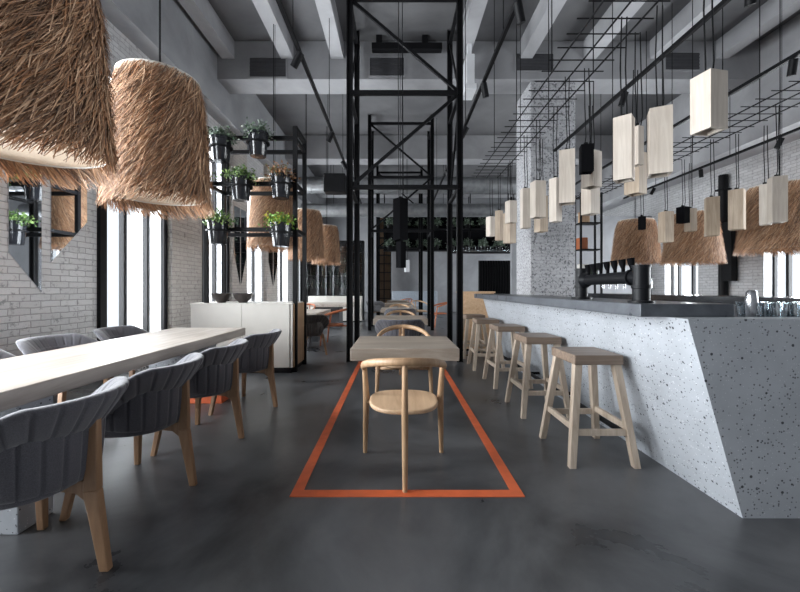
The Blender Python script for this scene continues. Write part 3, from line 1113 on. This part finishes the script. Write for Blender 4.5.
P = [
    (690, 728, 68, 137, 0.39, 2, 'pale block lamp nearest the camera, hanging highest over the bar', 'block', 12),
    (647, 673, 104, 179, 0.54, 1, 'pale tall block lamp left of the nearest one over the bar', 'block', -27),
    (613, 635, 113, 184, 0.54, 0, 'pale tall block lamp third from the right in the front row over the bar', 'block', 48),
    (631, 644, 125, 167, 0.35, 2, 'short pinkish block lamp between two tall pale ones over the bar', 'block', 20),
    (624, 647, 150, 197, 0.44, 2, 'tan block lamp hanging low behind the two tall pale ones', 'block_tan', 30),
    (579, 594, 143, 175, 0.29, 2, 'black block lamp beside the brick column over the bar', 'matte_black', -15),
    (581, 602, 149, 190, 0.40, 1, 'wooden block lamp just behind the black one over the bar', 'block', 28),
    (581, 600, 170, 216, 0.54, 2, 'pale block lamp hanging lowest under the black one over the bar', 'block', 20),
    (559, 575, 148, 206, 0.58, 0, 'greyish tall block lamp in front of the right edge of the brick column', 'block', -25),
    (549, 562, 177, 223, 0.56, 2, 'pale tall block lamp in front of the middle of the brick column', 'block', 28),
    (530, 546, 180, 219, 0.50, 0, 'two-tone block lamp in front of the left part of the brick column', 'block', 8),
    (534, 548, 195, 233, 0.56, 2, 'tan block lamp hanging lowest in front of the brick column', 'block_tan', 18),
    (520, 531, 188, 229, 0.60, 1, 'slim block lamp at the left edge of the brick column', 'block', 0),
    (505, 517, 200, 224, 0.40, 1, 'short block lamp just left of the brick column, upper one', 'block', 18),
    (503, 516, 212, 244, 0.56, 2, 'tan block lamp just left of the brick column, lower one', 'block_tan', 30),
    (495, 503, 210, 241, 0.60, 1, 'narrow tan block lamp second from the far end of the row', 'block_tan', 40),
    (486, 496, 216, 237, 0.42, 1, 'small pale block lamp at the far end of the row', 'block', 25),
    (658, 674, 211, 243, 0.54, 0, 'tan block lamp left of the middle straw lamp on the right', 'block_tan', 5),
    (676, 690, 206, 224, 0.29, 0, 'black block lamp in front of the middle straw lamp on the right', 'matte_black', 20),
    (684, 697, 208, 232, 0.42, 1, 'short tan block lamp behind the small black one on the right', 'block_tan', 10),
    (704, 720, 196, 237, 0.60, 0, 'brown tall block lamp left of the black downpipe', 'block_tan', -30),
    (728, 746, 188, 231, 0.60, 0, 'tan tall block lamp right of the black downpipe', 'block_tan', 38),
    (767, 788, 175, 224, 0.58, 0, 'grey-beige tall block lamp in front of the rightmost straw lamp', 'block', -25),
    (759, 772, 183, 226, 0.58, 1, 'pale block lamp partly behind the grey-beige one at the right edge', 'block', 40),
    (638, 646, 216, 230, 0.27, 1, 'small black block lamp above the farthest straw lamp on the right', 'matte_black', 0),
]
for (xl, xr, yt, yb, H, rail, lab, mat, rz) in P:
    block_lamp(xl, xr, yt, yb, H, rail, lab, mat, rz)
block_lamp(393, 408, 197, 241, 0.60, 0, 'black block lamp hanging inside the nearest steel frame', 'matte_black', 40, 6.28)
block_lamp(396, 406, 241, 268, 0.55, 0, 'black block lamp hanging lower behind the first black one in the steel frames', 'matte_black', 40, 6.4)
block_lamp(404.5, 409.5, 260, 272, 0.40, 0, 'small white block lamp far back in the steel frames', 'white', 10, 6.4)

# ------------------------------------------------------------------ plant shelf with cabinet
ps = thing('plant_shelf', 'black steel plant shelf frame standing behind the cream cabinet', 'shelf', (-2.2, 5.72, 0))
X0, X1, D = -0.67, 0.675, 0.58
for x in (X0, X1):
    for y in (0, D):
        if x == X0:
            MB().box(x - 0.03, x + 0.03, y - 0.03, y + 0.03, 0, 3.70).build('post', 'black', ps)
        else:
            MB().box(x - 0.03, x + 0.03, y - 0.03, y + 0.03, 0, 3.70).build('post', 'black', ps)
    MB().box(x - 0.03, x + 0.03, 0, D, 3.66, 3.72).build('top_bar', 'black', ps)
for z in (3.53, 2.84, 2.15):
    for y in (0, D):
        MB().box(X0, X1, y - 0.025, y + 0.025, z - 0.03, z + 0.03).build('shelf_rail', 'black', ps)
    for x in (X0, X1):
        MB().box(x - 0.022, x + 0.022, 0, D, z - 0.025, z + 0.025).build('shelf_rail', 'black', ps)

cab = thing('sideboard', 'cream fronted low cabinet under the plant shelf', 'cabinet', (-2.24, 5.60, 0))
MB().box(-0.80, 0.70, 0.02, 0.78, 0.08, 1.02).build('body', 'cream', cab)
for a, b in ((-0.80, -0.05), (-0.046, 0.66)):
    MB().box(a, b, 0.0, 0.02, 0.09, 1.02).build('door_panel', 'cream', cab, bevel=0.002)
MB().box(-0.78, 0.68, 0.03, 0.76, 0.0, 0.08).build('plinth', 'black', cab)
MB().box(-0.81, 0.70, -0.005, 0.79, 1.02, 1.04).build('top', 'cream', cab, bevel=0.002)
MB().box(0.701, 0.715, 0.05, 0.78, 0.08, 1.03).build('side_panel', 'oak', cab)
for i, (px, lab) in enumerate(((221.5, 'dark stoneware bowl on the cream cabinet, left one'), (243, 'dark stoneware bowl on the cream cabinet, right one'))):
    y = 5.82
    x = (px - CX) / F * y
    b = MB().lathe([(0.0, 0.0), (0.06, 0.0), (0.065, 0.01), (0.12, 0.06), (0.152, 0.145), (0.145, 0.147), (0.11, 0.065), (0.05, 0.025), (0.0, 0.022)], 32).build('stoneware_bowl', 'bowl', None, 'auto', loc=(x, y, 1.04))
    tag(b, lab, 'bowl', 'stoneware bowls on the cabinet')


def bush(rnd, rad, h, pal, n, leafw, droop=0.3):
    m = MB()
    for k in range(n):
        a = rnd.uniform(0, 2 * pi)
        el = rnd.uniform(0.05, 1.45)
        L = rnd.uniform(0.55, 1.0)
        base = Vector((rnd.uniform(-0.1, 0.1), rnd.uniform(-0.1, 0.1), 0))
        tip = Vector((cos(a) * cos(el) * rad * L, sin(a) * cos(el) * rad * L, sin(el) * h * L + 0.02)) + base
        # little leaves along the stem
        for q in range(5):
            s = 0.35 + 0.65 * q / 4
            p = base + (tip - base) * s - Vector((0, 0, droop * h * s * s * cos(el)))
            d = Vector((rnd.gauss(0, 1), rnd.gauss(0, 1), rnd.gauss(0.3, 0.7))).normalized()
            sd = d.cross(Vector((rnd.gauss(0, 1), rnd.gauss(0, 1), rnd.gauss(0, 1)))).normalized()
            l = leafw * rnd.uniform(1.2, 2.4)
            c = pal[int(rnd.random() * len(pal))]
            f = rnd.uniform(0.7, 1.2)
            c = tuple(q2 * f for q2 in c)
            m.add([p, p + d * l * 0.5 + sd * leafw * 0.5, p + d * l, p + d * l * 0.5 - sd * leafw * 0.5], [(0, 1, 2, 3)], c)
        # stem
        sd = Vector((-sin(a), cos(a), 0)) * 0.002
        m.add([base - sd, base + sd, tip + sd, tip - sd], [(0, 1, 2, 3)], pal[0])
    return m


GREEN = [(0.10, 0.19, 0.05), (0.18, 0.30, 0.08), (0.28, 0.40, 0.13), (0.07, 0.13, 0.04)]
DEEP = [(0.06, 0.10, 0.06), (0.10, 0.15, 0.10), (0.15, 0.21, 0.14), (0.26, 0.30, 0.26)]
RUST = [(0.28, 0.13, 0.05), (0.40, 0.20, 0.09), (0.14, 0.07, 0.035), (0.12, 0.12, 0.06)]
LIME = [(0.16, 0.34, 0.05), (0.26, 0.44, 0.07), (0.40, 0.36, 0.04), (0.10, 0.22, 0.04)]


def potted(x, y, ztop, label, pal, seed, rad=0.26, h=0.22, n=110):
    t = thing('potted_plant', label, 'plant', (x, y, ztop - 0.36), 0, 'potted plants on the steel shelf')
    MB().lathe([(0.0, 0.0), (0.115, 0.0), (0.120, 0.008), (0.155, 0.325), (0.168, 0.327), (0.170, 0.36), (0.160, 0.36), (0.150, 0.30), (0.0, 0.30)], 28).build('pot', 'blackgloss', t, 'auto')
    MB().lathe([(0.0, 0.305), (0.148, 0.302)], 20).build('soil', 'soil', t)
    o = bush(random.Random(seed), rad, h, pal, n, 0.030).build('foliage', 'leaf', t, loc=(0, 0, 0.32))
    MB().lathe([(0.163, 0.20), (0.175, 0.20), (0.175, 0.225), (0.163, 0.225), (0.163, 0.20)], 28).build('pot_ring', 'black', t, 'auto')
    t.scale = (0.94, 0.94, 0.94)
    return t


def shelf_x(px):
    return (px - CX) / F * 5.64


def pz(py):
    return EYE + (CY - py) / F * 5.64


PY = 5.98
PL = [
    (221, 137, 'dark green plant in a black pot on the top rail, left one', DEEP, 11),
    (258, 132, 'dark green bushy plant in a black pot on the top rail, near the right post', DEEP, 12),
    (241, 176, 'grey-green plant in a black pot on the middle rail, left one', GREEN, 13),
    (281, 174, 'rust brown dried plant in a black pot on the middle rail', RUST, 14),
    (218, 220, 'bright green plant in a wide black pot on the lower rail, left one', GREEN, 15),
    (281, 222, 'lime and yellow plant in a black pot on the lower rail, beside the right post', LIME, 16),
]
for px, py, lab, pal, sd in PL:
    y = 5.515
    x = (px - CX) / F * y
    z = EYE + (CY - py) / F * y
    potted(x, y, z, lab, pal, sd)
y = 5.515
for px, py, lab, pal, sd in ((196, 176, 'green plant in a black pot on the middle rail, mostly behind the straw lamp', GREEN, 17),):
    potted((px - CX) / F * y, y, EYE + (CY - py) / F * y, lab, pal, sd)


# ------------------------------------------------------------------ track lights
def track(x, y0, y1, z, label, heads):
    t = thing('track_light', label, 'track light', (x, y0, z), 0, 'ceiling track lights')
    L = y1 - y0
    MB().box(-0.02, 0.02, 0, L, -0.025, 0.025).build('rail', 'black', t)
    for k in range(int(L / 2.4) + 1):
        MB().tube([(0, 0.6 + k * 2.4, 0), (0, 0.6 + k * 2.4, ZC - z)], 0.006, 6).build('hanger_rod', 'black', t)
    for yy, tilt, s in heads:
        yy = yy - y0
        h = MB()
        h.tube([(0, yy, -0.02), (0, yy, -0.09)], 0.014, 8)
        d = Vector((s * sin(tilt), 0.25, -cos(tilt))).normalized()
        a = Vector((0, yy, -0.10))
        h.tube([a - d * 0.06, a + d * 0.13], 0.045, 14)
        h.build('spot_head', 'black', t, 'auto')
    return t


track(-1.20, -1.0, 13.0, 4.2, 'black ceiling track with spotlights left of the steel frames', [(4.65, 0.6, -1), (7.0, 0.5, -1), (8.6, 0.5, 1), (10.2, 0.5, -1)])
track(1.25, -1.0, 12.5, 4.2, 'black ceiling track with spotlights right of the steel frames', [(3.85, 0.3, 1), (5.35, 0.25, 1), (6.8, 0.5, -1), (9.2, 0.4, 1)])
track(3.38, 0.5, 9.0, 4.2, 'black ceiling track with spotlights above the bar', [(2.3, 0.2, 1), (3.6, 0.2, 1), (5.6, 0.2, -1)])
track(5.04, 1.5, 11.0, 4.2, 'black ceiling track with spotlights over the back counter', [(3.4, 0.3, 1), (4.8, 0.1, 1), (8.3, 0.3, -1)])
track(7.42, 3.0, 12.3, 4.2, 'black ceiling track with spotlights along the right window wall', [(6.0, 0.3, 1), (7.3, 0.3, -1), (9.2, 0.3, 1), (10.9, 0.4, -1)])

# ------------------------------------------------------------------ vents and services on the cross beam
for px0, px1, py0, py1, lab in ((250, 286, 58, 77, 'dark louvred vent on the cross beam, left of the steel frame'),
                                (370, 404, 58, 76, 'louvred vent on the cross beam seen through the steel frame'),
                                (516, 553, 54, 71, 'grey louvred vent on the cross beam, right of the steel frame'),
                                (665, 699, 53, 70, 'dark louvred vent on the cross beam above the block lamps'),
                                (778, 812, 59, 74, 'dark louvred vent on the cross beam at the right edge')):
    Yv = 8.0
    xa, xb = (px0 - CX) / F * Yv, (px1 - CX) / F * Yv
    za, zb = EYE + (CY - py1) / F * Yv, EYE + (CY - py0) / F * Yv
    t = thing('air_vent', lab, 'vent', ((xa + xb) / 2, Yv - 0.002, za), 0, 'air vents on the cross beam')
    w, h = (xb - xa) / 2, zb - za
    MB().box(-w - 0.03, w + 0.03, -0.02, 0, -0.03, 0).box(-w - 0.03, w + 0.03, -0.02, 0, h, h + 0.03).box(-w - 0.03, -w, -0.02, 0, 0, h).box(w, w + 0.03, -0.02, 0, 0, h).build('frame', 'beam', t)
    MB().box(-w, w, -0.006, 0, 0, h).build('backing', 'vent_in', t)
    for k in range(5):
        z = h * (k + 0.5) / 5
        MB().box(-w, w, -0.018, -0.006, z - 0.012, z + 0.012).build('louvre', 'vent_in', t)

d = thing('box_duct', 'white boxed service duct beside the right post under the cross beam', 'duct', (1.46, 7.4, 5.14))
MB().box(-0.08, 0.08, 0, 0.4, 0.1, 0.72).build('riser', 'white', d, bevel=0.01)
MB().box(-0.11, 0.11, -0.05, 0.4, 0.0, 0.12).build('flange', 'white', d, bevel=0.01)
MB().box(-0.04, 0.04, 0.1, 0.2, 0.72, ZC - 5.14).build('hanger', 'white', d)

b = thing('ceiling_speaker_bar', 'black speaker bar on the ceiling seen through the first steel frame', 'speaker', (0.35, 7.86, 5.96))
MB().box(-0.85, 0.60, -0.10, 0.05, 0.22, 0.36).build('bar', 'black', b, bevel=0.01)
for x in (-0.70, 0.25):
    MB().box(x - 0.06, x + 0.06, -0.06, 0.02, 0.36, 0.54).build('bracket', 'black', b)

for y, z, r, lab in ((14.2, 5.15, 0.30, 'upper round metal air duct crossing at the back of the hall'),
                     (14.9, 4.35, 0.26, 'lower round metal air duct crossing at the back of the hall')):
    t = thing('air_duct', lab, 'duct', (0, y, z), 0, 'round air ducts at the back')
    MB().tube([(-3.7, 0, 0), (6.5, 0, 0)], r, 24).build('pipe', 'duct', t, 'auto')
    for k in range(8):
        MB().tube([(-3.2 + k * 1.3, 0, 0), (-3.14 + k * 1.3, 0, 0)], r + 0.02, 24).build('flange', 'duct', t, 'auto')
    for x in (-2.5, 1.9, 5.4):
        MB().tube([(x, r, 0), (x, r, ZC - z)], 0.008, 6).build('hanger_rod', 'black', t)

sp = thing('hanging_speaker', 'black box speaker hung from the ceiling left of the nearest steel frame', 'speaker', (-1.53, 9.6, 3.68))
MB().box(-0.28, 0.26, -0.18, 0.18, 0, 0.46).build('cabinet', 'black', sp, bevel=0.02)
for x in (-0.2, 0.18):
    MB().tube([(x, 0, 0.46), (x, 0, ZC - 3.68)], 0.006, 6).build('hanger_rod', 'black', sp)

# downpipe on the right wall
dp = thing('downpipe', 'black downpipe with a side box on the right brick wall', 'pipe', (XR - 0.12, 9.92, 0))
MB().tube([(0, -0.12, 0), (0, -0.12, 4.2)], 0.10, 18).build('pipe', 'black', dp, 'auto')
MB().box(-0.08, 0.08, -0.45, -0.15, 1.45, 2.95).build('side_box', 'black', dp, bevel=0.01)
for z in (1.0, 2.4, 3.8):
    MB().box(-0.12, 0.12, -0.24, 0.0, z, z + 0.04).build('clamp', 'black', dp)


# ------------------------------------------------------------------ back of the hall
tt = thing('pale_table', 'pale topped dining table in the left aisle beyond the plant shelf', 'table', (-2.30, 8.6, 0))
MB().box(-0.72, 0.68, -0.8, 0.8, 0.68, 0.75).build('tabletop', 'tabletop', tt, bevel=0.005)
MB().box(-0.3, 0.45, -0.65, -0.35, 0, 0.68).build('pedestal', 'concrete_base', tt)
MB().box(-0.3, 0.45, 0.35, 0.65, 0, 0.68).build('pedestal', 'concrete_base', tt)
t2 = thing('pale_table', 'pale topped dining table in front of the dark wine cabinet', 'table', (-2.2, 12.4, 0))
MB().box(-0.9, 0.9, -0.9, 0.9, 0.70, 0.78).build('tabletop', 'tabletop', t2, bevel=0.005)
MB().box(-0.4, 0.4, -0.4, 0.4, 0, 0.70).build('pedestal', 'concrete_base', t2)
t3 = thing('pale_sideboard', 'pale low sideboard along the foot of the wine cabinet', 'cabinet', (-2.3, 14.2, 0))
MB().box(-1.0, 1.0, 0, 0.4, 0.05, 0.98).build('body', 'cream', t3, bevel=0.005)
MB().box(-0.96, 0.96, 0.04, 0.36, 0, 0.05).build('plinth', 'black', t3)

# tall dark wine cabinet
wc_ = thing('wine_cabinet', 'tall dark wine cabinet with glass doors at the back left', 'cabinet', (-2.55, 15.2, 0))
m = MB()
m.box(-1.3, 1.25, 0.35, 0.40, 0, 3.2).box(-1.3, -1.25, 0, 0.40, 0, 3.2).box(1.20, 1.25, 0, 0.4, 0, 3.2).box(-1.3, 1.25, 0, 0.4, 3.15, 3.2)
m.build('case', 'black', wc_)
SH = (0.3, 0.8, 1.3, 1.8, 2.3, 2.75)
for z in SH:
    MB().box(-1.25, 1.2, 0.02, 0.35, z - 0.015, z).build('shelf', 'black', wc_)
for k in range(5):
    x = -1.275 + k * 0.62
    MB().box(x - 0.025, x + 0.025, -0.03, 0.0, 0, 3.2).build('door_frame', 'black', wc_)
MB().box(-1.25, 1.2, -0.018, -0.012, 0.05, 3.15).build('glass_door', 'glass', wc_)
bo = None
for z in SH[2:5]:
    for k in range(16):
        x = -1.15 + k * 0.148
        p = (-2.55 + x, 15.35, z)
        if RND.random() < 0.18:
            continue
        if bo is None:
            bo = MB().lathe([(0.0, 0), (0.036, 0), (0.038, 0.01), (0.038, 0.19), (0.016, 0.25), (0.014, 0.31), (0.0, 0.31)], 12).build('wine_bottle', 'bottle', None, 'auto')
            tag(bo, 'dark bottle standing on a shelf inside the wine cabinet', 'bottle', 'bottles in the wine cabinet')
            bo.location = p
        else:
            c = bo.copy(); COL.objects.link(c); c.location = p

# bottle rack at the back, its warm light put into the panel colour
rk = thing('display_rack', 'narrow wood display rack with painted warm glow behind the steel frames at the back', 'rack', (-0.62, 19.6, 0))
MB().box(-0.35, 0.35, 0.3, 0.34, 0, 5.0).build('back_panel', 'oak', rk)
for x in (-0.35, 0.0, 0.35):
    MB().box(x - 0.02, x + 0.02, 0, 0.3, 0, 5.0).build('upright', 'black', rk)
for k in range(11):
    MB().box(-0.35, 0.35, 0, 0.3, 0.3 + k * 0.45, 0.33 + k * 0.45).build('shelf', 'black', rk)

# banquette at the back
bq = thing('banquette', 'blue-grey banquette bench against the back wall', 'bench', (1.2, 18.6, 0))
MB().box(-1.4, 0.9, 0, 0.6, 0.0, 0.45).build('seat', 'leather', bq, bevel=0.03)
MB().box(-1.4, 0.9, 0.55, 0.75, 0.05, 1.15).build('backrest', 'leather', bq, bevel=0.04)

# hanging shelf with plants along the back wall
hs = thing('hanging_shelf', 'long black shelf hung across the back of the hall', 'shelf', (2.4, 18.0, 3.05))
MB().box(-3.0, 3.2, -0.2, 0.2, 0, 0.06).build('shelf_board', 'black', hs)
MB().box(-3.0, 3.2, -0.2, 0.2, 1.0, 1.06).build('shelf_board', 'black', hs)
MB().box(-3.0, 3.2, 0.2, 0.24, 0, 2.2).build('back_panel', 'matte_black', hs)  # black sheet added to make a dark band across the upper back
for x in (-2.95, -0.9, 1.1, 3.15):
    for y in (-0.18, 0.18):
        MB().box(x - 0.02, x + 0.02, y - 0.02, y + 0.02, 0, ZC - 3.05).build('hanger', 'black', hs)
for lev in (0, 1):
    src = None
    for k in range(8):
        x = -0.3 + k * 0.74
        lab = ['small plant in a dark pot on the lower board of the long hanging shelf', 'small plant in a dark pot on the upper board of the long hanging shelf'][lev]
        gp = 'small plants on the hanging shelf, %s board' % ('lower', 'upper')[lev]
        loc = (x, 18.0, 3.111 + lev * 1.0)
        if src is None:
            src = thing('shelf_plant', lab, 'plant', loc, 0, gp)
            MB().lathe([(0.0, 0), (0.11, 0), (0.14, 0.22), (0.0, 0.22)], 14).build('pot', 'black', src, 'auto')
            bush(random.Random(30 + lev), 0.36, 0.36, DEEP, 60, 0.05).build('foliage', 'leaf', src, loc=(0, 0, 0.2))
        else:
            dup(src, loc, k * 1.1, lab, gp)

# dark slatted screen left of the column
ss = thing('slatted_screen', 'black slatted screen standing left of the brick column at the back', 'screen', (3.95, 14.6, 0))
MB().box(-0.75, 0.75, 0.05, 0.09, 0, 2.35).build('back_panel', 'black', ss)
for k in range(15):
    x = -0.72 + k * 0.1
    MB().box(x, x + 0.05, 0, 0.05, 0, 2.35).build('slat', 'black', ss)
hr = thing('glass_rack', 'black hanging rack of upturned wine glasses above the slatted screen', 'rack', (3.2, 14.5, 2.62))
MB().box(-1.2, 1.2, -0.2, 0.2, 0, 0.05).build('rack_board', 'black', hr)
for x in (-1.1, 1.1):
    MB().box(x - 0.02, x + 0.02, -0.02, 0.02, 0, ZC - 2.62).build('hanger', 'black', hr)
wg = None
for k in range(20):
    p = (2.1 + k * 0.115, 14.4, 2.671)
    if wg is None:
        wg = MB().lathe([(0.035, 0.0), (0.045, 0.05), (0.02, 0.10), (0.006, 0.115), (0.006, 0.19), (0.035, 0.2), (0.0, 0.2)], 12).build('wine_glass', 'tumbler', None, 'auto')
        tag(wg, 'upturned wine glass on the hanging rack above the slatted screen', 'glass', 'upturned wine glasses in the rack')
        wg.location = p
    else:
        c = wg.copy(); COL.objects.link(c); c.location = p

# bottle shelf between the column and the beer tap
bs = thing('bottle_shelf', 'black steel bottle shelf behind the bar, right of the brick column', 'shelf', (4.75, 9.2, 0))
for x in (-0.25, 0.25):
    for y in (0, 0.3):
        MB().box(x - 0.02, x + 0.02, y - 0.02, y + 0.02, 0, 3.6).build('post', 'black', bs)
for z in (0.9, 1.55, 2.2, 2.85, 3.5):
    MB().box(-0.25, 0.25, 0, 0.3, z, z + 0.03).build('shelf', 'black', bs)
for z, x, c, lab in ((1.581, 4.62, 'cream', 'cream carton on the bottle shelf right of the column, second board'), (2.231, 4.60, 'terra', 'red-brown box on the bottle shelf right of the column, third board'),
                (1.581, 4.86, 'bottle', 'dark box on the bottle shelf right of the column, second board'), (2.881, 4.65, 'oak', 'wooden box on the bottle shelf right of the column, fourth board')):
    o = MB().box(-0.10, 0.10, -0.1, 0.1, 0, 0.28).build('storage_box', c, None, bevel=0.01, loc=(x, 9.35, z))
    tag(o, lab, 'box')

# ------------------------------------------------------------------ light
w = bpy.data.worlds.new('World')
SC.world = w
w.use_nodes = True
bg = w.node_tree.nodes['Background']
bg.inputs['Color'].default_value = (0.93, 0.96, 1.0, 1)
bg.inputs['Strength'].default_value = 1.3


def area(name, loc, rot, sx, sy, power, col=(1, 1, 1)):
    l = bpy.data.lights.new(name, 'AREA')
    l.shape = 'RECTANGLE'
    l.size, l.size_y = sx, sy
    l.energy = power
    l.color = col
    o = bpy.data.objects.new(name, l)
    COL.objects.link(o)
    o.location = loc
    o.rotation_euler = rot
    return o


# daylight outside each window, the added back ones included
for i, (a, b) in enumerate(WIN_L):
    area('window_daylight', (XL - 0.75, (a + b) / 2, 2.4), (0, radians(-90), 0), 3.8, b - a + 0.2, [420, 1050, 460, 460, 440, 420, 480][i], (0.97, 0.98, 1.0))
for i, (a, b) in enumerate(WIN_R):
    area('window_daylight', (XR + 0.75, (a + b) / 2, 1.9), (0, radians(90), 0), 2.9, b - a + 0.2, (420 if i < 4 else 420), (0.97, 0.98, 1.0))

SC.view_settings.view_transform = 'Standard'
SC.view_settings.look = 'None'
SC.view_settings.gamma = 1.0
SC.view_settings.exposure = 0.15
SC.view_settings.use_curve_mapping = False
SC.cycles.use_denoising = True
SC.cycles.max_bounces = 8
SC.cycles.diffuse_bounces = 4
SC.cycles.glossy_bounces = 4
SC.cycles.transparent_max_bounces = 12
SC.cycles.sample_clamp_indirect = 6.0
